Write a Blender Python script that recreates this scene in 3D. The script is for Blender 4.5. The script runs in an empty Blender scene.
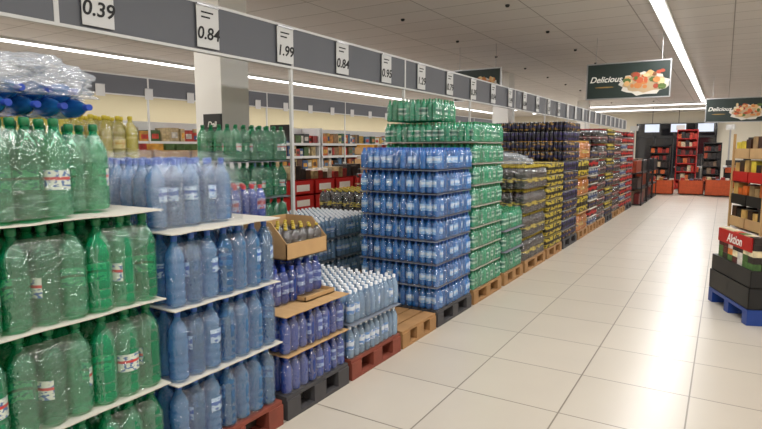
import bpy, math, random
from mathutils import Vector
random.seed(7)
S=bpy.context.scene
S.view_settings.view_transform='Standard'
R=random.random
def U(a,b): return a+(b-a)*R()
def srgb(r,g,b):
    f=lambda c:(c/12.92 if c<=.04045 else ((c+.055)/1.055)**2.4)
    return (f(r/255),f(g/255),f(b/255),1)

# ---------------- materials ----------------
def newmat(name):
    m=bpy.data.materials.new(name); m.use_nodes=True
    nt=m.node_tree; p=nt.nodes['Principled BSDF']; return m,nt,p
def mat(name,col,rough=.5,metal=0,spec=.5,noise=0,nscale=8,emit=0,trans=0,coat=0,bump=0):
    m,nt,p=newmat(name)
    p.inputs['Base Color'].default_value=col
    p.inputs['Roughness'].default_value=rough
    p.inputs['Metallic'].default_value=metal
    p.inputs['Specular IOR Level'].default_value=spec
    p.inputs['Transmission Weight'].default_value=trans
    p.inputs['Coat Weight'].default_value=coat
    tc=nt.nodes.new('ShaderNodeTexCoord'); n=nt.nodes.new('ShaderNodeTexNoise')
    n.inputs['Scale'].default_value=nscale; nt.links.new(tc.outputs['Object'],n.inputs['Vector'])
    if noise>0:
        mr=nt.nodes.new('ShaderNodeMapRange'); mr.inputs['To Min'].default_value=1-noise; mr.inputs['To Max'].default_value=1+noise
        nt.links.new(n.outputs['Fac'],mr.inputs['Value'])
        h=nt.nodes.new('ShaderNodeHueSaturation'); h.inputs['Color'].default_value=col
        nt.links.new(mr.outputs[0],h.inputs['Value']); nt.links.new(h.outputs[0],p.inputs['Base Color'])
    if bump>0:
        b=nt.nodes.new('ShaderNodeBump'); b.inputs['Strength'].default_value=bump; b.inputs['Distance'].default_value=.01
        nt.links.new(n.outputs['Fac'],b.inputs['Height']); nt.links.new(b.outputs[0],p.inputs['Normal'])
    if emit>0:
        p.inputs['Emission Color'].default_value=col; p.inputs['Emission Strength'].default_value=emit
    return m
def labelmat(name,c1,c2,scale=55,thr=.56):
    m,nt,p=newmat(name)
    tc=nt.nodes.new('ShaderNodeTexCoord'); mp=nt.nodes.new('ShaderNodeMapping'); mp.inputs['Scale'].default_value=(1,1,1.8)
    n=nt.nodes.new('ShaderNodeTexNoise'); n.inputs['Scale'].default_value=scale; n.inputs['Detail'].default_value=1
    r=nt.nodes.new('ShaderNodeValToRGB'); r.color_ramp.interpolation='CONSTANT'
    r.color_ramp.elements[0].color=c1; r.color_ramp.elements[1].position=thr; r.color_ramp.elements[1].color=c2
    nt.links.new(tc.outputs['Object'],mp.inputs[0]); nt.links.new(mp.outputs[0],n.inputs['Vector']); nt.links.new(n.outputs['Fac'],r.inputs[0]); nt.links.new(r.outputs[0],p.inputs['Base Color'])
    p.inputs['Roughness'].default_value=.35
    return m
def pet(name,col,trans=.35,rough=.1,var=.3):
    m=bpy.data.materials.new(name); m.use_nodes=True; nt=m.node_tree; p=nt.nodes['Principled BSDF']; out=nt.nodes['Material Output']
    g=nt.nodes.new('ShaderNodeNewGeometry')
    mr=nt.nodes.new('ShaderNodeMapRange'); mr.inputs['To Min'].default_value=1-var; mr.inputs['To Max'].default_value=1+var
    nt.links.new(g.outputs['Random Per Island'],mr.inputs['Value'])
    tc=nt.nodes.new('ShaderNodeTexCoord'); mp=nt.nodes.new('ShaderNodeMapping'); mp.inputs['Scale'].default_value=(1,1,.35)
    n=nt.nodes.new('ShaderNodeTexNoise'); n.inputs['Scale'].default_value=45
    nt.links.new(tc.outputs['Object'],mp.inputs[0]); nt.links.new(mp.outputs[0],n.inputs['Vector'])
    h=nt.nodes.new('ShaderNodeHueSaturation'); h.inputs['Color'].default_value=col
    nt.links.new(mr.outputs[0],h.inputs['Value']); nt.links.new(h.outputs[0],p.inputs['Base Color'])
    b=nt.nodes.new('ShaderNodeBump'); b.inputs['Strength'].default_value=.45; b.inputs['Distance'].default_value=.006
    nt.links.new(n.outputs['Fac'],b.inputs['Height']); nt.links.new(b.outputs[0],p.inputs['Normal'])
    p.inputs['Roughness'].default_value=rough; p.inputs['IOR'].default_value=1.45; p.inputs['Specular IOR Level'].default_value=.9
    p.inputs['Coat Weight'].default_value=.5; p.inputs['Coat Roughness'].default_value=.04
    if trans>0:
        t=nt.nodes.new('ShaderNodeBsdfTransparent'); mx=max(col[:3]); k=.92/max(mx,.01)
        t.inputs[0].default_value=(min(.95,col[0]*k*.85+.08),min(.95,col[1]*k*.85+.08),min(.95,col[2]*k*.85+.08),1)
        mix=nt.nodes.new('ShaderNodeMixShader'); mix.inputs[0].default_value=trans
        nt.links.new(p.outputs[0],mix.inputs[1]); nt.links.new(t.outputs[0],mix.inputs[2]); nt.links.new(mix.outputs[0],out.inputs[0])
    return m
def filmmat(name,gl=.10,white=.015,tint=(.95,.97,1,1),sc=26,rough=.1):
    m=bpy.data.materials.new(name); m.use_nodes=True; nt=m.node_tree; nt.nodes.clear()
    o=nt.nodes.new('ShaderNodeOutputMaterial'); t=nt.nodes.new('ShaderNodeBsdfTransparent'); t.inputs[0].default_value=(.97,.98,.98,1)
    g=nt.nodes.new('ShaderNodeBsdfGlossy'); g.inputs['Roughness'].default_value=rough
    d=nt.nodes.new('ShaderNodeBsdfDiffuse'); d.inputs[0].default_value=tint
    tc=nt.nodes.new('ShaderNodeTexCoord'); n=nt.nodes.new('ShaderNodeTexNoise'); n.inputs['Scale'].default_value=sc; n.inputs['Distortion'].default_value=1.5
    b=nt.nodes.new('ShaderNodeBump'); b.inputs['Strength'].default_value=.9; b.inputs['Distance'].default_value=.02
    nt.links.new(tc.outputs['Object'],n.inputs['Vector']); nt.links.new(n.outputs['Fac'],b.inputs['Height']); nt.links.new(b.outputs[0],g.inputs['Normal'])
    a=nt.nodes.new('ShaderNodeMixShader'); a.inputs[0].default_value=gl; c=nt.nodes.new('ShaderNodeMixShader'); c.inputs[0].default_value=white
    nt.links.new(t.outputs[0],a.inputs[1]); nt.links.new(g.outputs[0],a.inputs[2])
    nt.links.new(a.outputs[0],c.inputs[1]); nt.links.new(d.outputs[0],c.inputs[2]); nt.links.new(c.outputs[0],o.inputs[0])
    return m
def attrmat(name,rough=.45,detail=True):
    m,nt,p=newmat(name)
    a=nt.nodes.new('ShaderNodeAttribute'); a.attribute_name='Col'
    tc=nt.nodes.new('ShaderNodeTexCoord'); v=nt.nodes.new('ShaderNodeTexVoronoi'); v.inputs['Scale'].default_value=14
    nt.links.new(tc.outputs['Object'],v.inputs['Vector'])
    mr=nt.nodes.new('ShaderNodeMapRange'); mr.inputs['To Min'].default_value=1.25; mr.inputs['To Max'].default_value=.5
    nt.links.new(v.outputs['Distance'],mr.inputs['Value'])
    h=nt.nodes.new('ShaderNodeHueSaturation'); nt.links.new(a.outputs['Color'],h.inputs['Color'])
    if detail: nt.links.new(mr.outputs[0],h.inputs['Value'])
    nt.links.new(h.outputs[0],p.inputs['Base Color']); p.inputs['Roughness'].default_value=rough
    return m
def gridmat(name,c1,c2,line,size,ox,oy,mortar,rough,nz=.0,bumpd=.002):
    m,nt,p=newmat(name)
    tc=nt.nodes.new('ShaderNodeTexCoord'); mp=nt.nodes.new('ShaderNodeMapping'); mp.inputs['Location'].default_value=(ox,oy,0)
    br=nt.nodes.new('ShaderNodeTexBrick'); br.offset=0; br.squash=1
    br.inputs['Scale'].default_value=1; br.inputs['Brick Width'].default_value=size[0]; br.inputs['Row Height'].default_value=size[1]
    br.inputs['Mortar Size'].default_value=mortar; br.inputs['Mortar Smooth'].default_value=.1
    br.inputs['Color1'].default_value=c1; br.inputs['Color2'].default_value=c2; br.inputs['Mortar'].default_value=line
    nt.links.new(tc.outputs['Object'],mp.inputs[0]); nt.links.new(mp.outputs[0],br.inputs['Vector'])
    n=nt.nodes.new('ShaderNodeTexNoise'); n.inputs['Scale'].default_value=1.7; n.inputs['Detail'].default_value=8
    nt.links.new(tc.outputs['Object'],n.inputs['Vector'])
    mr=nt.nodes.new('ShaderNodeMapRange'); mr.inputs['To Min'].default_value=1-nz; mr.inputs['To Max'].default_value=1+nz
    nt.links.new(n.outputs['Fac'],mr.inputs['Value'])
    h=nt.nodes.new('ShaderNodeHueSaturation'); nt.links.new(br.outputs['Color'],h.inputs['Color']); nt.links.new(mr.outputs[0],h.inputs['Value'])
    nt.links.new(h.outputs[0],p.inputs['Base Color'])
    b=nt.nodes.new('ShaderNodeBump'); b.invert=True; b.inputs['Distance'].default_value=bumpd; b.inputs['Strength'].default_value=.6
    nt.links.new(br.outputs['Fac'],b.inputs['Height']); nt.links.new(b.outputs[0],p.inputs['Normal'])
    p.inputs['Roughness'].default_value=rough
    return m

M={}
M['floor']=gridmat('floor_tile',srgb(196,187,173),srgb(191,182,168),srgb(130,121,107),(.67,.67),.10,.02,.005,.30,.06)
M['ceil']=gridmat('ceiling_tile',srgb(208,204,201),srgb(203,199,196),srgb(148,144,140),(1.2,.6),0,0,.008,.8,.03)
M['wall']=mat('wall_paint_cream',srgb(215,208,192),.8,noise=.04,nscale=1)
M['wallb']=mat('wall_paint_beige',srgb(196,184,152),.8,noise=.05,nscale=1)
M['white']=mat('white_lacquer',srgb(205,205,203),.45,noise=.03)
M['col']=mat('column_paint',srgb(226,223,217),.6,noise=.03,nscale=2)
M['grey']=mat('rail_panel_grey',srgb(92,94,100),.55,noise=.04,nscale=3)
M['alu']=mat('aluminium',srgb(170,170,172),.3,.7)
M['card']=mat('cardboard_brown',srgb(182,146,100),.8,noise=.12,nscale=12)
M['cardw']=mat('cardboard_white',srgb(200,195,183),.75,noise=.08,nscale=9)
M['cardg']=mat('cardboard_grey',srgb(120,125,135),.75,noise=.1,nscale=9)
M['wood']=mat('pallet_wood',srgb(160,120,76),.8,noise=.3,nscale=7)
M['woodd']=mat('pallet_dark',srgb(66,64,66),.7,noise=.25,nscale=9)
M['woodr']=mat('pallet_red',srgb(128,62,46),.7,noise=.3,nscale=9)
M['blu']=mat('pallet_blue_plastic',srgb(24,62,140),.4,noise=.1)
M['black']=mat('black_plastic',srgb(22,22,24),.45,noise=.2)
M['dark']=mat('dark_grey_laminate',srgb(56,54,56),.45,noise=.15)
M['red']=mat('red_plastic',srgb(180,26,24),.4,noise=.12)
M['orange']=mat('orange_print',srgb(190,80,36),.5,noise=.3,nscale=14)
M['green']=mat('dark_green_board',srgb(28,44,40),.4,noise=.2,nscale=3)
M['ink']=mat('black_ink',srgb(12,12,14),.6)
M['whiteink']=mat('white_ink',srgb(235,233,225),.6)
M['lamp']=mat('lamp_diffuser',(1,.99,.97,1),.5,emit=6)
M['screen']=mat('lit_screen',srgb(190,200,215),.4,emit=.6)
M['attr']=attrmat('printed_packaging')
M['attrp']=attrmat('plain_coloured',.5,False)
M['film']=filmmat('shrink_film',.12,.012)
M['crum']=filmmat('crumpled_film',.20,.20,(.8,.84,.9,1),12,.18)
M['glass']=mat('dark_window_glass',srgb(22,22,27),.08,spec=.8)

# ---------------- mesh builder ----------------
class B:
    def __init__(s): s.v=[];s.f=[];s.m=[];s.c=[];s.s=[]
    def face(s,idx,m=0,c=(1,1,1),sm=False): s.f.append(idx);s.m.append(m);s.c.append(c);s.s.append(sm)
    def box(s,x0,x1,y0,y1,z0,z1,m=0,c=(1,1,1)):
        n=len(s.v); s.v+=[(x0,y0,z0),(x1,y0,z0),(x1,y1,z0),(x0,y1,z0),(x0,y0,z1),(x1,y0,z1),(x1,y1,z1),(x0,y1,z1)]
        for q in ((0,3,2,1),(4,5,6,7),(0,1,5,4),(1,2,6,5),(2,3,7,6),(3,0,4,7)): s.face([n+i for i in q],m,c)
    def lathe(s,cx,cy,z0,prof,seg,rot,H,r,frac=.45,axis='z',tint=(1,1,1)):
        n=len(s.v); K=len(prof)
        for (z,rr,k) in prof:
            for j in range(seg):
                a=rot+2*math.pi*j/seg
                if axis=='z': s.v.append((cx+math.cos(a)*rr*r,cy+math.sin(a)*rr*r,z0+z*H))
                else: s.v.append((cx+z*H,cy+math.cos(a)*rr*r,z0+math.sin(a)*rr*r))
        lab=int(seg*frac+.5)
        for i in range(K-1):
            k=prof[i][2]
            for j in range(seg):
                j2=(j+1)%seg; kk=k
                if k in(1,2) and j>=lab: kk=0
                s.face([n+i*seg+j,n+i*seg+j2,n+(i+1)*seg+j2,n+(i+1)*seg+j],kk,tint,True)
        s.face([n+(K-1)*seg+j for j in range(seg)],prof[-1][2],tint)
    def mesh(s,name,mats,col=True):
        me=bpy.data.meshes.new(name); me.from_pydata(s.v,[],s.f)
        for m in mats: me.materials.append(m)
        me.polygons.foreach_set('material_index',s.m); me.polygons.foreach_set('use_smooth',s.s)
        if col:
            ca=me.color_attributes.new('Col','FLOAT_COLOR','CORNER'); d=[]
            for f,c in zip(s.f,s.c): d+= [c[0],c[1],c[2],1]*len(f)
            ca.data.foreach_set('color',d)
        me.update(); return me
    def obj(s,name,mats,parent=None,loc=(0,0,0),col=True,rz=0):
        return link(name,s.mesh(name,mats,col),parent,loc,rz)
def link(name,data,parent=None,loc=(0,0,0),rz=0):
    o=bpy.data.objects.new(name,data); S.collection.objects.link(o); o.location=loc; o.rotation_euler[2]=rz
    if parent: o.parent=parent
    return o
def empty(name,loc=(0,0,0),rz=0):
    o=link(name,None,None,loc,rz); o.empty_display_size=.1; return o
def text(name,body,size,m,parent,loc,rot,shear=0):
    c=bpy.data.curves.new(name,'FONT'); c.body=body; c.size=size; c.align_x='CENTER'; c.align_y='CENTER'; c.extrude=.0008; c.offset=size*.015; c.shear=shear
    c.materials.append(m); o=link(name,c,parent,loc); o.rotation_euler=rot; return o

# ---------------- room ----------------
H=3.5; XL,XR,YN,YF=-16.0,6.0,-5.0,34.0
def room(name,m,*b):
    q=B(); q.box(*b); return q.obj(name,[m])
room('floor',M['floor'],XL,XR,YN,YF,-.1,0)
room('ceiling',M['ceil'],XL,XR,YN,YF,H,H+.1)
room('wall_left',M['wallb'],XL-.1,XL,YN,YF,0,H)
room('wall_right',M['wall'],XR,XR+.1,YN,YF,0,H)
room('wall_back',M['wall'],XL,XR,YF,YF+.1,0,H)
room('wall_front',M['wall'],XL,XR,YN-.1,YN,0,H)
q=B(); q.box(-4.2,-.4,YF-.30,YF-.02,0,2.9,0)
for x in (-4.2,-3.3,-2.4,-1.4,-.5): q.box(x,x+.07,YF-.36,YF-.3,0,2.9,1)
q.box(-4.2,-.4,YF-.36,YF-.3,2.15,2.25,1)
q.obj('window_1',[M['glass'],M['black']])
for (x,y) in ((-5.0,4.67),(-5.0,14.3),(-5.0,24.0)):
    q=B(); w=.21; q.box(x-w,x+w,y-w,y+w,0,H,0); q.box(x-w-.02,x+w+.02,y-w-.02,y+w+.02,0,.12,1); q.obj('support_column',[M['col'],M['alu']])
def strip(x,y0,y1,power,seg=5.0,horiz=False):
    q=B()
    if not horiz:
        q.box(x-.09,x+.09,y0,y1,H-.05,H-.002,1); q.box(x-.06,x+.06,y0+.02,y1-.02,H-.075,H-.05,0)
    else:
        q.box(y0,y1,x-.09,x+.09,H-.05,H-.002,1); q.box(y0+.02,y1-.02,x-.06,x+.06,H-.075,H-.05,0)
    q.obj('ceiling_strip_light',[M['lamp'],M['white']])
    n=max(1,round((y1-y0)/seg)); L=(y1-y0)/n
    for i in range(n):
        c=y0+(i+.5)*L
        l=bpy.data.lights.new('strip_lamp','AREA'); l.shape='RECTANGLE'; l.size=.16; l.size_y=L*.97; l.energy=power*L; l.color=(1,.99,.975)
        o=bpy.data.objects.new('strip_lamp',l); S.collection.objects.link(o)
        o.location=(x,c,H-.08) if not horiz else (c,x,H-.08)
        if horiz: o.rotation_euler[2]=math.pi/2
strip(-.85,-4.5,26,17)
strip(-6.15,-4.5,26,15)
strip(-10.7,-4.5,30,18)
strip(-14.6,-4.5,30,12)  # extra strip, added to brighten the dim left wall
strip(4.4,-4.5,26,14)  # out of frame, added as further light for the stack fronts
strip(27.2,-9,3,20,6,True)
strip(30.5,-9,3,18,6,True)
q=B()
for i in range(14):
    for x in (-2.6,-4.2,1.6): 
        q.lathe(x,1.5+i*2.0,H-.03,[(0,.7,0),(.5,1,0),(1,1,0)],12,0,.03,.03)
q.obj('ceiling_sprinkler_row',[M['black']])

# ---------------- pallets ----------------
def pallet(y0,y1,xf=-2.1,xb=-3.3,m='wood'):
    q=B(); 
    for x0 in (xf-.1,(xf+xb)/2-.05,xb): q.box(x0,x0+.1,y0,y1,0,.022)
    for x0 in (xf-.1,(xf+xb)/2-.05,xb):
        for yy in (y0,(y0+y1)/2-.06,y1-.12): q.box(x0,x0+.1,yy,yy+.12,.022,.1)
    for yy in (y0,(y0+y1)/2-.06,y1-.12): q.box(xb,xf,yy,yy+.12,.1,.122)
    n=9; w=(xf-xb)/n
    for i in range(n): q.box(xb+i*w+.008,xb+(i+1)*w-.008,y0,y1,.122,.144)
    return q.obj('pallet',[M[m]])

# ---------------- bottles & tiers ----------------
P15=[(0,.6,0),(.015,.92,0),(.05,1,0),(.12,1,0),(.135,.93,0),(.15,1,0),(.225,1,0),(.24,.93,0),(.255,1,0),(.28,1,1),(.38,1,2),(.41,1,1),(.48,1,0),(.53,1,0),(.545,.93,0),(.56,1,0),(.63,1,0),(.70,.93,0),(.78,.72,0),(.85,.45,0),(.89,.30,0),(.92,.29,3),(.925,.36,3),(.985,.36,3),(1,.3,3)]
PW=[(0,.6,0),(.02,.95,0),(.08,1,0),(.11,.90,0),(.14,1,0),(.2,1,0),(.23,.90,0),(.26,1,0),(.32,1,0),(.35,.90,0),(.38,1,1),(.47,1,2),(.52,1,1),(.58,1,0),(.61,.90,0),(.64,1,0),(.72,.93,0),(.80,.68,0),(.87,.38,0),(.91,.3,3),(.985,.34,3),(1,.3,3)]
PS=[(0,.7,0),(.04,1,0),(.2,1,0),(.24,.92,0),(.28,1,1),(.4,1,2),(.52,1,1),(.6,1,0),(.72,.90,0),(.83,.55,0),(.89,.36,3),(.98,.4,3),(1,.34,3)]
PC=[(0,.8,0),(.05,1,1),(.35,1,2),(.6,1,1),(.93,1,0),(.98,.86,3),(1,.86,3)]
def T(name,body,lab,acc,cap,prof=P15,seg=12,frac=.45,trans=.35,var=.3,film=True,mix=None,thr=.56,ls=55):
    return dict(name=name,mats=[pet(name+'_pet',body,trans,var=var),labelmat(name+'_label',lab,mix or acc,ls,thr=thr),mat(name+'_label_accent',acc,.4,noise=.15,nscale=60),mat(name+'_cap',cap,.35),M['film']],prof=prof,seg=seg,frac=frac,film=film)
TY={}
TY['green']=T('green',srgb(18,140,98),srgb(205,212,198),srgb(190,50,45),srgb(20,105,62),P15,16,.34,.48,mix=srgb(60,100,150))
TY['green2']=T('green_mint',srgb(38,160,116),srgb(170,210,190),srgb(30,110,90),srgb(24,120,72),PS,8,.5,.2)
TY['ltblue']=T('light_blue',srgb(88,150,200),srgb(180,205,225),srgb(40,90,165),srgb(40,85,165),PW,16,.28,.55,mix=srgb(60,100,170))
TY['blue']=T('blue',srgb(46,122,196),srgb(110,170,222),srgb(200,216,234),srgb(26,84,170),PS,9,.6,.3,mix=srgb(200,216,236))
TY['dkblue']=T('dark_blue',srgb(24,66,158),srgb(150,172,212),srgb(40,70,155),srgb(30,62,155),PS,12,.4,.25)
TY['dkblue_r']=T('dark_blue_red_cap',srgb(24,66,158),srgb(150,172,212),srgb(150,40,60),srgb(170,40,50),PS,10,.4,.2)
TY['clear']=T('clear',srgb(150,182,210),srgb(70,130,195),srgb(215,222,232),srgb(230,230,232),PS,12,.6,.45,mix=srgb(215,220,230))
TY['purple']=T('purple',srgb(50,40,130),srgb(60,50,110),srgb(170,160,190),srgb(60,35,120),P15,10,.6,.2)
TY['yellow']=T('yellow',srgb(190,178,70),srgb(215,205,130),srgb(190,150,30),srgb(200,180,50),P15,10,.5,.2)
TY['cola']=T('cola',srgb(32,18,12),srgb(30,22,18),srgb(205,180,60),srgb(190,165,50),P15,10,1.0,0,mix=srgb(205,185,80),thr=.54,ls=16)
TY['cola_red']=T('cola_red',srgb(30,14,10),srgb(150,24,26),srgb(210,200,190),srgb(160,20,20),P15,10,1.0,0,mix=srgb(40,14,14),thr=.5,ls=14)
TY['orange']=T('orange',srgb(196,116,30),srgb(70,70,44),srgb(200,84,26),srgb(200,150,50),P15,8,.8,.1,mix=srgb(205,180,70),thr=.5,ls=14)
TY['can_dark']=T('can_dark',srgb(60,60,66),srgb(22,20,30),srgb(44,42,84),srgb(150,150,160),PC,8,1.0,0,film=False,mix=srgb(160,125,60),thr=.58,ls=14)
TY['can_purple']=T('can_purple',srgb(60,60,66),srgb(50,42,96),srgb(24,20,34),srgb(150,150,160),PC,8,1.0,0,film=False,mix=srgb(24,22,34),thr=.5,ls=14)
TY['can_red']=T('can_red',srgb(110,110,115),srgb(26,18,20),srgb(176,34,30),srgb(150,150,155),PC,8,1.0,0,film=False,mix=srgb(170,40,34),thr=.52,ls=10)
TY['can_yel']=T('can_yellow',srgb(60,50,30),srgb(190,170,60),srgb(40,34,26),srgb(170,150,70),PC,8,1.0,0,film=False,mix=srgb(50,44,30),thr=.52,ls=12)
TY['can_blue']=T('can_blue',srgb(160,160,165),srgb(170,174,180),srgb(50,70,120),srgb(180,180,185),PC,8,1.0,0,film=False,mix=srgb(50,50,60),thr=.5,ls=12)

cache={}
def tier(kind,dx,wy,h,pitch,full=False,tag=0):
    key=(kind,round(dx,3),round(wy,3),round(h,3),full,tag)
    if key in cache: return cache[key]
    t=TY[kind]; q=B(); nx=max(1,int(dx/pitch+.3)); ny=max(1,int(wy/pitch+.3)); px=dx/nx; py=wy/ny; r=min(px,py)*.492
    for i in range(nx):
        for j in range(ny):
            if not full and i>2 and j>2 and i<nx-1 and j<ny-1: continue
            sh=((i//2*7+j//3*13)%5-2)*.0015
            q.lathe(-(i+.5)*px+sh+U(-.001,.001),(j+.5)*py+U(-.001,.001),0.004,t['prof'],t['seg'],U(0,6.28),(h-.012)*U(.99,1.0),r,t['frac'])
    if t['film']:
        a,b=2,3
        for I in range(0,nx,a):
            for J in range(0,ny,b):
                if not full and I>1 and J>2: continue
                x1=-I*px-.001; x0=-min(nx,I+a)*px+.001; y0=J*py+.001; y1=min(ny,J+b)*py-.001
                loop=[]; cr=r*.8
                def arc(cx,cy,a0):
                    for k in range(4):
                        an=a0+k*math.pi/6; loop.append((cx+math.cos(an)*cr,cy+math.sin(an)*cr,0))
                arc(x1-cr,y1-cr,0); arc(x0+cr,y1-cr,math.pi/2); arc(x0+cr,y0+cr,math.pi); arc(x1-cr,y0+cr,1.5*math.pi)
                L=[]
                for k in range(len(loop)):
                    p=loop[k]; p2=loop[(k+1)%len(loop)]; L.append((p[0],p[1]))
                    d=math.hypot(p2[0]-p[0],p2[1]-p[1])
                    if d>py*.8:
                        m_=6
                        for s_ in range(1,m_):
                            f=s_/m_; L.append((p[0]+(p2[0]-p[0])*f,p[1]+(p2[1]-p[1])*f))
                cx,cy=(x0+x1)/2,(y0+y1)/2
                n=len(q.v); K=len(L); zs=[(.02,.99),(.2,1.0),(.45,.995),(.66,1.0),(.8,.86),(.86,.7)]
                for (z,s_) in zs:
                    for (x,y) in L:
                        k=s_+U(-.012,.004); q.v.append((cx+(x-cx)*k,cy+(y-cy)*k,z*h))
                for zi in range(len(zs)-1):
                    for k in range(K): q.face([n+zi*K+k,n+zi*K+(k+1)%K,n+(zi+1)*K+(k+1)%K,n+(zi+1)*K+k],4,(1,1,1),True)
    me=q.mesh('tier_'+kind,t['mats'],False); cache[key]=me; return me
def sheet(q,x0,x1,y0,y1,z,m=0):
    n=12; b=len(q.v)
    for k in range(n+1):
        y=y0+(y1-y0)*k/n; w=.004*math.sin(k*1.9+z*9)
        q.v+=[(x0,y,z+.001),(x1+w,y,z+w*.8),(x1+w,y,z+.005+w*.8),(x0,y,z+.006)]
    for k in range(n):
        a=b+4*k; c=a+4
        for e in range(4): q.face([a+e,c+e,c+(e+1)%4,a+(e+1)%4],m)
    q.face([b,b+1,b+2,b+3],m); e=b+4*n; q.face([e+3,e+2,e+1,e],m)
def stack(name,kind,y0,y1,n,h,pitch,xf=-2.1,xb=-3.3,pal='wood',z0=.144,sheets='cardw',fulltop=True,top=False,over=.004,jit=.006):
    if pal: pallet(y0,y1,xf,xb,pal)
    E=empty(name,(xf,y0,z0)); q=B(); dx=xf-xb; wy=y1-y0
    ks=kind if isinstance(kind,(list,tuple)) else [kind]
    for i in range(n):
        tp=(i==n-1)
        link('layer_%d'%(i+1),tier(ks[i%len(ks)],dx-.02,wy-.02,h-.008,pitch,tp and fulltop),E,(-.01+U(-jit,jit*.6),.01+U(-jit,jit),i*h))
        if sheets and (not tp or top): sheet(q,-dx,over,0,wy,(i+1)*h-.009)
    if sheets: 
        q.obj('interlayer_boards',[M[sheets]],E)
    return E
def addtier(E,kind,dx,wy,h,pitch,x,y,z,full=True):
    return link('layer_part',tier(kind,dx,wy,h,pitch,full),E,(x,y,z))

# S1 big green
E=stack('mineral_water_stack_green','green',.30,1.59,3,.397,.103,pal='woodd',top=True)
z=.397*3+.002
addtier(E,'green',.412,.618*1.5,.385,.103,-.01,.0,z)
addtier(E,'green',.412,.206,.37,.103,-.12,.945,z)
q=B()
for row in range(2):
  for k in range(11-row):
    q.lathe(-.50,.05+row*.05+k*.104,z+.385+.046+row*.06,[(0,.6,0),(.03,1,0),(.2,1,0),(.22,.93,0),(.25,1,1),(.45,1,2),(.55,1,0),(.7,.95,0),(.85,.5,0),(.9,.32,3),(1,.32,3)],12,U(0,6),.33,.042,.5,'x')
q.obj('lying_blue_bottles',[TY['blue']['mats'][0],TY['blue']['mats'][1],TY['blue']['mats'][2],TY['dkblue']['mats'][3]],E)
def crumple(name,loc,sc,seed,parent=None,m='crum'):
    import bmesh
    bm=bmesh.new(); bmesh.ops.create_icosphere(bm,subdivisions=6,radius=1)
    from mathutils import noise
    for v in bm.verts:
        p=v.co.copy(); d=1+.4*noise.noise(p*1.8+Vector((seed,0,0)))+.30*abs(noise.noise(p*4+Vector((0,seed,0))))-.22*abs(noise.noise(p*9+Vector((0,seed,4))))
        v.co=Vector((p.x*d*sc[0],p.y*d*sc[1],max(-.45,p.z*d)*sc[2]))
    me=bpy.data.meshes.new(name); bm.to_mesh(me); bm.free(); me.materials.append(M[m])
    for f in me.polygons: f.use_smooth=True
    return link(name,me,parent,loc)
crumple('plastic_film_bundle',(-.34,.45,z+.53),(.18,.42,.11),3,E)
crumple('plastic_film_bundle',(-.34,.92,z+.52),(.17,.27,.11),5,E)

# S2 light blue
E=stack('mineral_water_stack_light_blue','ltblue',1.63,2.35,3,.358,.1,pal='woodr',top=True)
addtier(E,'ltblue',.6,.5,.34,.1,-.13,.02,.358*3)
addtier(E,'ltblue',.4,.1,.34,.1,-.34,.53,.358*3)
q=B()
def sleeve(q,x0,x1,y0,y1,z0,z1,n=14):
    L=[]
    for k in range(n): L.append((x1,y0+(y1-y0)*k/n))
    for k in range(n): L.append((x1+(x0-x1)*k/n,y1))
    for k in range(n): L.append((x0,y1+(y0-y1)*k/n))
    for k in range(n): L.append((x0+(x1-x0)*k/n,y0))
    b=len(q.v); rows=7
    cx,cy=(x0+x1)/2,(y0+y1)/2
    for i in range(rows):
        f=i/(rows-1); s_=1+.02*math.sin(f*6)-(.25*max(0,f-.8)/.2)
        for (x,y) in L: k=s_+U(-.02,.02); q.v.append((cx+(x-cx)*k,cy+(y-cy)*k,z0+(z1-z0)*f+U(-.01,.01)*(i>0)))
    K=len(L)
    for i in range(rows-1):
        for k in range(K): q.face([b+i*K+k,b+i*K+(k+1)%K,b+(i+1)*K+(k+1)%K,b+(i+1)*K+k],0,(1,1,1),True)
sleeve(q,-.75,-.11,.0,.54,.358*3,.358*4+.01)
q.obj('loose_film',[M['film']],E)

# S3 dark blue + trays
E=stack('juice_bottle_stack_dark_blue','dkblue',2.39,3.02,2,.245,.075,pal='woodd',sheets='card',top=True)
addtier(E,'dkblue',.6,.30,.24,.075,-.16,.02,.245*2)
addtier(E,'dkblue',.6,.36,.24,.075,-.50,.02,.245*2)
addtier(E,'dkblue',.55,.30,.24,.075,-.53,.02,.245*3)
addtier(E,'dkblue_r',.5,.45,.24,.075,-.55,.02,.245*4)
q=B()
def tray(q,x0,x1,y0,y1,z0,z1,t=.006,m=0):
    q.box(x0,x1,y0,y1,z0,z0+t,m)
    q.box(x0,x0+t,y0,y1,z0,z1,m); q.box(x1-t,x1,y0,y1,z0,z1,m); q.box(x0,x1,y0,y0+t,z0,z1,m); q.box(x0,x1,y1-t,y1,z0,z1,m)
def dtray(q,x0,x1,y0,y1,z0,z1,t=.006):
    q.box(x0,x1,y0,y1,z0,z0+t); q.box(x1-t,x1,y0,y1,z0,z0+(z1-z0)*.45); q.box(x0,x0+t,y0,y1,z0,z1)
    for yy in (y0,y1-t):
        n=len(q.v); zz=z0+(z1-z0)*.45; xm=x1-(x1-x0)*.35
        for y in (yy,yy+t): q.v+=[(x0,y,z0),(x1,y,z0),(x1,y,zz),(xm,y,z1),(x0,y,z1)]
        q.face([n,n+1,n+2,n+3,n+4]); q.face([n+9,n+8,n+7,n+6,n+5])
        for k in range(5): q.face([n+k,n+(k+1)%5,n+5+(k+1)%5,n+5+k])
dtray(q,-.52,-.16,.20,.61,.245*3+.03,.245*3+.26)
tray(q,-.5,-.10,.30,.61,.245*2+.0,.245*2+.03)
q.obj('cardboard_tray',[M['card']],E)
addtier(E,'cola',.34,.38,.20,.07,-.17,.21,.245*3+.036)
addtier(E,'dkblue',.34,.26,.24,.075,-.16,.32,.245*2+.02)

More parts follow.
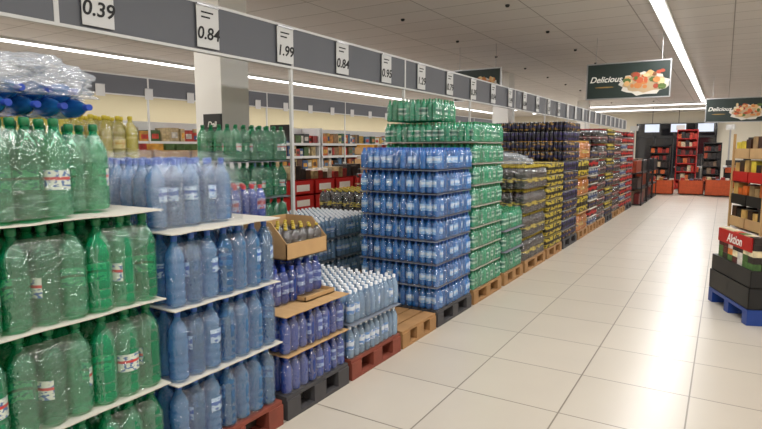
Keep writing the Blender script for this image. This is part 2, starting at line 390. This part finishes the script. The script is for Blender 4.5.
# S4 clear small
E=stack('water_bottle_stack_clear','clear',3.06,3.74,2,.25,.068,xb=-3.1,pal='woodr',sheets='cardg')
pallet(3.78,4.38,m='wood')
# S5
stack('water_bottle_stack_blue','blue',4.42,5.2,7,.211,.066,xb=-2.95,pal='woodd',sheets='cardg',over=-.02)
# S6
E=stack('mineral_water_stack_mint','green2',5.27,6.1,8,.217,.07,xb=-3.2,pal='wood',sheets='cardw',over=-.02)
addtier(E,'green2',.62,.5,.24,.07,-.45,.02,.217*8)
# S7
stack('mineral_water_stack_green','green2',6.2,6.9,3,.25,.08,pal='wood',sheets='cardg')
E=stack('cola_bottle_stack','cola',7.0,7.95,4,.31,.09,pal='wood',sheets=None)
crumple('plastic_film_bundle',(-.5,.45,1.29),(.35,.35,.10),9,E)
stack('lemonade_can_stack','can_yel',8.05,8.9,7,.18,.07,pal='wood',sheets=None)
stack('drink_can_stack_dark',['can_dark','can_purple','can_dark'],9.0,9.95,12,.157,.07,pal='woodd',sheets=None)
stack('lemonade_bottle_stack',['orange','can_yel'],10.05,10.85,5,.32,.09,pal='wood',sheets='card')
stack('drink_can_stack_silver',['can_blue','can_red','can_dark'],10.95,11.7,9,.157,.07,pal='wood',sheets='cardw')
stack('cola_bottle_stack','cola_red',11.8,12.6,6,.31,.09,pal='wood',sheets=None)
stack('drink_can_stack_dark',['can_dark','can_yel'],12.7,13.5,12,.157,.07,pal='woodd',sheets=None)
stack('cola_bottle_stack','cola_red',13.6,14.5,6,.31,.09,pal='wood',sheets=None)
stack('drink_can_stack_red',['can_red','can_blue'],14.6,15.4,11,.157,.07,pal='wood',sheets='card')
stack('drink_can_stack_red','can_red',15.5,16.6,12,.157,.07,pal='woodd',sheets=None)
# rear row (back to back)
stack('lemonade_bottle_stack','yellow',1.9,2.62,5,.34,.1,-3.62,-4.3,sheets='cardg')
stack('juice_bottle_stack_purple','purple',2.75,3.3,4,.33,.1,-3.62,-4.3,sheets='cardg')
stack('mineral_water_stack_green','green',3.36,4.15,5,.335,.1,-3.55,-3.98,sheets='cardg')
stack('water_bottle_stack_clear','clear',4.25,5.0,3,.235,.075,-3.62,-4.6,sheets='cardg')
stack('water_bottle_stack_clear','clear',5.05,5.8,3,.235,.075,-3.62,-4.6,sheets='cardg')
stack('cola_bottle_stack','cola',5.9,6.7,3,.31,.09,-3.62,-4.6,sheets='cardg')
stack('drink_can_stack_red','can_red',6.8,7.7,7,.157,.07,-3.62,-4.6,sheets='card')
stack('drink_can_stack_dark','can_dark',7.8,8.7,10,.157,.07,-3.62,-4.6,sheets='card')
stack('lemonade_bottle_stack','orange',8.8,9.7,5,.32,.09,-3.62,-4.6,sheets='card')
for i in range(4): stack('drink_can_stack_dark','can_dark',9.8+i*.95,10.7+i*.95,11,.157,.07,-3.62,-4.6,sheets='card')

# ---------------- price rails ----------------
def rail(name,x,y0,y1,z0,z1,prices,post=2.1,pst=1.9,first=0,sy=2.15,sp=.87,w=.105,ch=.15,dz=0):
    E=empty(name,(x,y0,0)); q=B(); L=y1-y0
    q.box(-.02,.02,0,L,z0,z1,0)
    q.box(-.024,.024,0,L,z1,z1+.02,1); q.box(-.024,.024,0,L,z0-.02,z0,1)
    y=pst
    while y<y1:
        if y>y0:
            q.box(-.024,.024,y-y0-.015,y-y0+.015,z0,z1,1)
            if y>=first: q.box(-.014,.014,y-y0-.014,y-y0+.014,0,z0-.02,1)
        y+=post
    q.obj('rail_panels',[M['grey'],M['white']],E)
    y=sy; i=0; q=B()
    while y<y1:
        zc=(z0+z1)/2+dz
        q.box(.034,.040,y-y0-w,y-y0+w,zc-ch,zc+ch,0); q.box(.034,.05,y-y0-w,y-y0+w,zc+ch,zc+ch+.012,1)
        if y<14 and abs(x)<5:
            text('price_text',prices[i%len(prices)],.125,M['ink'],E,(.043,y-y0,zc-.05),(math.pi/2,0,math.pi/2),.15)
            for k,zz in enumerate((.10,.065,)): q.box(.0405,.0415,y-y0-w*.6,y-y0+w*(.5-.3*k),zc+zz,zc+zz+.012,2)
        y+=sp; i+=1
    q.obj('price_cards',[M['white'],M['alu'],M['ink']],E)
rail('price_rail',-3.4,-1.0,24,2.33,2.66,['0.39','0.84','1.99','0.84','0.95','1.29','0.79'],first=3.5)
rail('price_rail',-8.7,2.0,26,2.50,2.80,['1.49'],post=3.0,pst=3.4,sy=5.5,sp=.9,w=.08,ch=.09,dz=-.12)

# ---------------- gondola shelves with products ----------------
PAL=[srgb(*c)[:3] for c in ((170,40,35),(200,180,130),(210,205,190),(50,90,50),(175,115,50),(35,50,100),(130,100,65),(190,150,50),(90,30,30),(75,110,140),(40,32,28),(190,90,35))]
WPAL=[srgb(*c)[:3] for c in ((210,202,185),(180,160,120),(90,62,40),(50,36,30),(70,95,50),(165,145,100),(150,40,35),(200,194,182),(40,40,40),(190,60,40),(60,90,130),(205,150,60))]
def shelf(name,x,y0,y1,dep,hgt,levels,pal=PAL,side=1,dens=1.0):
    q=B(); E=empty(name,(x,y0,0)); L=y1-y0
    q.box(-.02,.02,0,L,0,hgt,0)
    zs=[.12+(hgt-.2)*k/levels for k in range(levels)]
    for z in zs:
        q.box(0,dep*side,0,L,z-.03,z,0) if side>0 else q.box(-dep,0,0,L,z-.03,z,0)
        e=dep*side; q.box(min(e,e+.01*side),max(e,e+.01*side),0,L,z-.04,z+.02,0)
    q.box(min(0,dep*side),max(0,dep*side),0,.03,0,hgt,0); q.box(min(0,dep*side),max(0,dep*side),L-.03,L,0,hgt,0)
    q.obj('shelf_frame',[M['white']],E)
    q=B()
    for z in zs:
        gap=(hgt-.2)/levels
        y=.05
        while y<L-.2:
            w=U(.09,.24); h=gap*U(.6,.9); c=random.choice(pal); k=U(.7,1.1); c=tuple(v*k for v in c)
            if R()<dens:
                f=dep*U(.85,.97)*side; q.box(min(f,.1*side),max(f,.1*side),y,y+w-.008,z,z+h,0,c)
                if R()<.7: c2=random.choice(pal); g=f+.002*side; q.box(min(f,g),max(f,g),y+w*.15,y+w*.8,z+h*.3,z+h*.7,0,c2)
            y+=w
    q.obj('shelf_products',[M['attr']],E)
shelf('grocery_shelf',-9.45,4.0,11.5,.6,2.1,6,WPAL)
shelf('grocery_shelf',-9.45,11.6,22,.6,2.1,6)
shelf('grocery_shelf',-13.2,4.0,15,.6,2.1,6,WPAL)
shelf('grocery_shelf',-13.2,15.1,28,.6,2.1,6,WPAL)
shelf('grocery_shelf',-15.9,2,16,.6,2.3,6,WPAL)
shelf('grocery_shelf',-15.9,16.1,31,.6,2.3,6,WPAL)
E=empty('red_crate_display',(-6.6,6.6,0)); q=B()
for i in range(5):
    for k in range(4):
        z=.02+k*.26; y=i*.62
        tray(q,0,.45,y,y+.58,z,z+.24,.012,0); q.box(.03,.42,y+.03,y+.55,z+.02,z+.19,1,random.choice(WPAL))
        q.box(.45,.455,y+.12,y+.46,z+.06,z+.17,2)
    for a in range(4):
        q.box(.04,.40,i*.62+.03+a*.135,i*.62+.155+a*.135,1.06,1.06+U(.1,.24),1,random.choice(WPAL))
q.obj('crates',[M['red'],M['attr'],M['whiteink']],E)
E=empty('cardboard_box_display',(-6.7,9.9,0)); q=B()
for i in range(6):
    for k in range(7):
        z=.02+k*.24; y=i*.62
        tray(q,0,.5,y,y+.58,z,z+.15,.01,0)
        for a in range(3): q.box(.03,.46,y+.04+a*.18,y+.18+a*.18,z+.012,z+.21,1,random.choice(WPAL))
q.obj('boxes',[M['card'],M['attr']],E)
E=empty('cardboard_box_display',(-7.0,3.6,0)); q=B()
for i in range(4):
    for k in range(6):
        z=.02+k*.28; y=i*.62
        tray(q,0,.5,y,y+.58,z,z+.15,.01,0)
        for a in range(3): q.box(.03,.46,y+.04+a*.18,y+.18+a*.18,z+.012,z+.24,1,random.choice(WPAL))
q.obj('boxes',[M['card'],M['attr']],E)
def postsign(x,y,z,w,h,t):
    E=empty('black_hanging_sign',(x,y,0)); q=B(); q.box(-.015,.015,.0,.03,0,z,0); q.box(-w/2,w/2,-.02,0,z,z+h,1); q.box(-w/2-.01,w/2+.01,-.015,-.005,z-.01,z+h+.01,0)
    q.obj('board',[M['black'],M['black']],E); text('lettering',t,h*.4,M['whiteink'],E,(0,-.024,z+h*.5),(math.pi/2,0,0),.3)
postsign(-4.42,4.0,1.74,.24,.19,'Deli'); postsign(-7.6,8.6,1.75,.5,.3,'Deli')

# ---------------- hanging promotional boards ----------------
def board(x0,x1,y,z0,z1,txt='Delicious'):
    w=x1-x0; h=z1-z0; E=empty('hanging_advert_board',((x0+x1)/2,y,0)); q=B()
    q.box(-w/2,w/2,-.015,.015,z0,z1,0)
    for b in ((-w/2-.02,-w/2,z0-.02,z1+.02),(w/2,w/2+.02,z0-.02,z1+.02),(-w/2,w/2,z0-.02,z0),(-w/2,w/2,z1,z1+.02)): q.box(b[0],b[1],-.025,.025,b[2],b[3],1)
    for s_ in(-1,1): q.box(s_*w*.4-.004,s_*w*.4+.004,-.004,.004,z1+.02,H,1)
    q.obj('panel',[M['green'],M['alu']],E)
    q=B(); cx=w*.2; cz=(z0+z1)/2-.02
    def ell(cx,cz,a,b,c,d):
        n=len(q.v)
        for k in range(24): t=k*math.pi/12; wob=1+.1*math.sin(k*2.3+a*50); q.v.append((cx+math.cos(t)*a*wob,-.016-d,cz+math.sin(t)*b*wob))
        q.face(list(range(n,n+24)),0,c)
    ell(cx,cz-.05,w*.29,h*.32,srgb(215,210,200)[:3],.001); ell(cx,cz-.04,w*.25,h*.26,srgb(190,165,130)[:3],.002)
    fc=[(205,130,70),(220,175,115),(170,70,45),(85,110,50),(225,200,150),(130,80,45),(205,100,60)]
    for k in range(34): ell(cx+U(-.22,.22)*w,cz+U(-.2,.26)*h,w*U(.02,.05),h*U(.04,.09),srgb(*random.choice(fc))[:3],.003+k*.0004)
    ell(-w*.28,cz-.14*h,w*.12,h*.02,srgb(150,120,60)[:3],.001)
    q.obj('food_print',[M['attrp']],E)
    text('lettering',txt,h*.24,M['whiteink'],E,(-w*.27,-.02,cz+.08*h),(math.pi/2,0,0),.35)
board(-2.15,-.85,10.55,2.46,3.04); board(-.5,.82,17.7,2.3,2.9); board(-4.5,-3.6,10.1,2.5,3.05)

# ---------------- right display on blue pallet ----------------
E=empty('promotional_display_pallet',(.26,5.93,0),math.radians(20.7))
q=B()
for y in (0,.4,.8): 
    q.box(0,1.2,y,y+.1,0,.03,0)
    for x in (0,.53,1.06): q.box(x,x+.14,y,y+.1,.03,.11,0)
q.box(0,1.2,0,.9,.11,.145,0); q.obj('blue_pallet',[M['blu']],E)
q=B()
for k in range(3):
    for j in range(2): tray(q,k*.4,.4+k*.4,.45*j,.45+.45*j,.15,.34,.01,0); tray(q,k*.4+.01,.39+k*.4,.01+.44*j,.45+.44*j,.345,.50,.01,0)
q.box(.02,1.18,.02,.88,.48,.50,0)
q.obj('black_crate_base',[M['black']],E)
q=B(); FP=[srgb(*c)[:3] for c in((190,50,36),(225,215,205),(225,130,60),(70,110,50),(230,215,175),(90,30,28),(40,30,28))]
random.seed(11)
for y in [i*.11+.03 for i in range(7)]:
    for z in (.50,.56,.62,.68,.74): q.box(.03,.10,y,y+.105,z,z+.057,0,random.choice(FP)) 
for x in [.12+i*.11 for i in range(9)]:
    for z in (.50,.56,.62,.68,.74): q.box(x,x+.105,.03,.12,z,z+.057,0,random.choice(FP))
q.box(.10,1.15,.12,.85,.5,.80,0,FP[1])
q.obj('flower_print_boxes',[M['attr']],E)
q=B(); q.box(.02,.03,.06,.80,.66,.79,0); q.box(.1,1.1,.015,.025,.66,.79,0); q.obj('red_banner',[M['red']],E)
text('banner_text','Aktion',.12,M['whiteink'],E,(.30,.013,.72),(math.pi/2,0,0),.2)
text('banner_text','Aktion',.12,M['whiteink'],E,(.018,.42,.72),(math.pi/2,0,-math.pi/2),.2)
q=B(); q2=B()
DP=[srgb(*c)[:3] for c in ((60,34,22),(190,90,30),(200,160,90),(30,24,22),(150,120,80),(120,30,25),(215,190,60))]
for k in range(4):
    z=.82+k*.225
    for i in range(3):
        for j in range(2):
            x0=.12+i*.34; y0=.14+j*.35; tray(q,x0,x0+.33,y0,y0+.34,z,z+.10,.008,(0,1,2,0)[k])
            for a in range(3):
                for b_ in range(3): q2.box(x0+.015+a*.1,x0+.105+a*.1,y0+.015+b_*.105,y0+.11+b_*.105,z+.01,z+U(.16,.215),0,random.choice(DP))
for x in (.12,1.13): 
    for y in (.14,.83): q.box(x-.01,x+.01,y-.01,y+.01,.8,1.74,0)
q.obj('cardboard_trays',[M['card'],M['black'],M['red']],E); q2.obj('chocolate_packs',[M['attr']],E)

# ---------------- far zone: low racks, checkouts ----------------
DPAL=[srgb(*c)[:3] for c in ((40,36,36),(60,50,45),(150,60,30),(30,30,36),(120,100,80),(110,30,26))]
def low_rack(x,y,w,d,h,m='black'):
    q=B(); E=empty('low_promotion_rack',(x,y,0)); n=3
    for k in range(n): q.box(0,w,0,d,h*k/n+.02,h*k/n+.05,0)
    for (a,b) in ((0,0),(w-.03,0),(0,d-.03),(w-.03,d-.03)): q.box(a,a+.03,b,b+.03,0,h,0)
    q.obj('rack_frame',[M[m]],E); q=B()
    for k in range(n):
        xx=.04
        while xx<w-.2: 
            ww=U(.12,.25); q.box(xx,xx+ww-.01,.02,d-.02,h*k/n+.05,h*k/n+.05+h/n*U(.6,.85),0,random.choice(DPAL)); xx+=ww
    q.obj('rack_goods',[M['attr']],E)
for i in range(3): low_rack(-3.1,17.0+i*1.4,1.2,1.1,1.3)
def checkout(x,y):
    q=B(); E=empty('checkout_counter',(x,y,0))
    q.box(0,.9,0,2.4,.05,.8,0); q.box(-.03,.93,-.03,2.43,.8,.86,1); q.box(.1,.6,.1,1.8,.86,.88,2)
    q.box(.65,.9,1.2,1.9,.86,1.35,2); q.box(.1,.16,.0,.04,.86,2.3,1); q.box(-.02,.28,-.02,.06,2.3,2.5,3)
    for k in range(4): q.box(.05,.85,-.28,-.04,.1+k*.28,.3+k*.28,(4,2,4,0)[k])
    q.obj('counter',[M['dark'],M['alu'],M['black'],M['white'],M['orange']],E)
for i in range(4): checkout(-3.4+i*1.7,25.5)
# lit screens above the tills
for x in (-3.0,-1.9,-.8):
    E=empty('hanging_info_screen',(x,29.5,0)); q=B(); q.box(-.35,.35,-.04,.04,2.3,2.75,0); q.box(-.31,.31,-.045,-.04,2.34,2.71,1); q.box(-.01,.01,-.01,.01,2.75,H,0); q.obj('screen',[M['black'],M['screen']],E)
for (x,y,h) in ((-2.2,21.5,.5),(-1.3,21.8,.5),(-.5,21.5,.55)):
    q=B(); E=empty('promotion_bin',(x,y,0)); tray(q,0,.75,0,.6,.03,h,.02,0)
    q.box(.03,.72,.03,.57,.05,h-.1,1,(.5,.2,.08))
    for a in range(5): q.box(.05+a*.13,.16+a*.13,.1,.45,h-.1,h+U(0,.12),1,random.choice(PAL))
    q.obj('bin',[M['orange'],M['attr']],E)
def goods_tower(name,x,y,w,d,h,n,pal,frame):
    E=empty(name,(x,y,0)); q=B(); q.box(0,w,d-.03,d,0,h,0); q.box(0,.03,0,d,0,h,0); q.box(w-.03,w,0,d,0,h,0); q.box(0,w,0,d,h-.04,h,0)
    for k in range(n):
        z=.05+k*(h-.1)/n; q.box(0,w,0,d,z,z+.03,0); xx=.04; g=(h-.1)/n
        while xx<w-.1: ww=U(.09,.16); q.box(xx,min(w-.03,xx+ww-.01),.03,d-.05,z+.03,z+.03+g*U(.5,.8),1,random.choice(pal)); xx+=ww
    q.obj('tower',[M[frame],M['attr']],E)
RP=[srgb(*c)[:3] for c in ((180,50,30),(200,100,50),(120,30,28),(200,180,150),(50,36,34),(40,34,34))]
goods_tower('snack_display_tower',-2.5,24.2,.7,.5,1.7,6,RP,'black')
goods_tower('snack_display_tower',-1.6,24.4,.7,.5,2.3,7,RP,'red')
goods_tower('magazine_display_tower',-.7,24.2,.6,.5,1.8,6,DPAL,'black')
shelf('grocery_shelf',2.3,10,23,.5,1.9,5,side=-1)

# ---------------- camera ----------------
c=bpy.data.cameras.new('camera'); co=bpy.data.objects.new('camera',c); S.collection.objects.link(co)
co.location=(0,0,1.6); co.rotation_euler=(math.radians(90-6.77),0,math.radians(31.4)); c.sensor_width=36; c.lens=560/762*36; c.clip_end=100
S.camera=co
w=bpy.data.worlds.new('world'); S.world=w; w.use_nodes=True; w.node_tree.nodes['Background'].inputs[0].default_value=(.9,.95,1,1); w.node_tree.nodes['Background'].inputs[1].default_value=.4
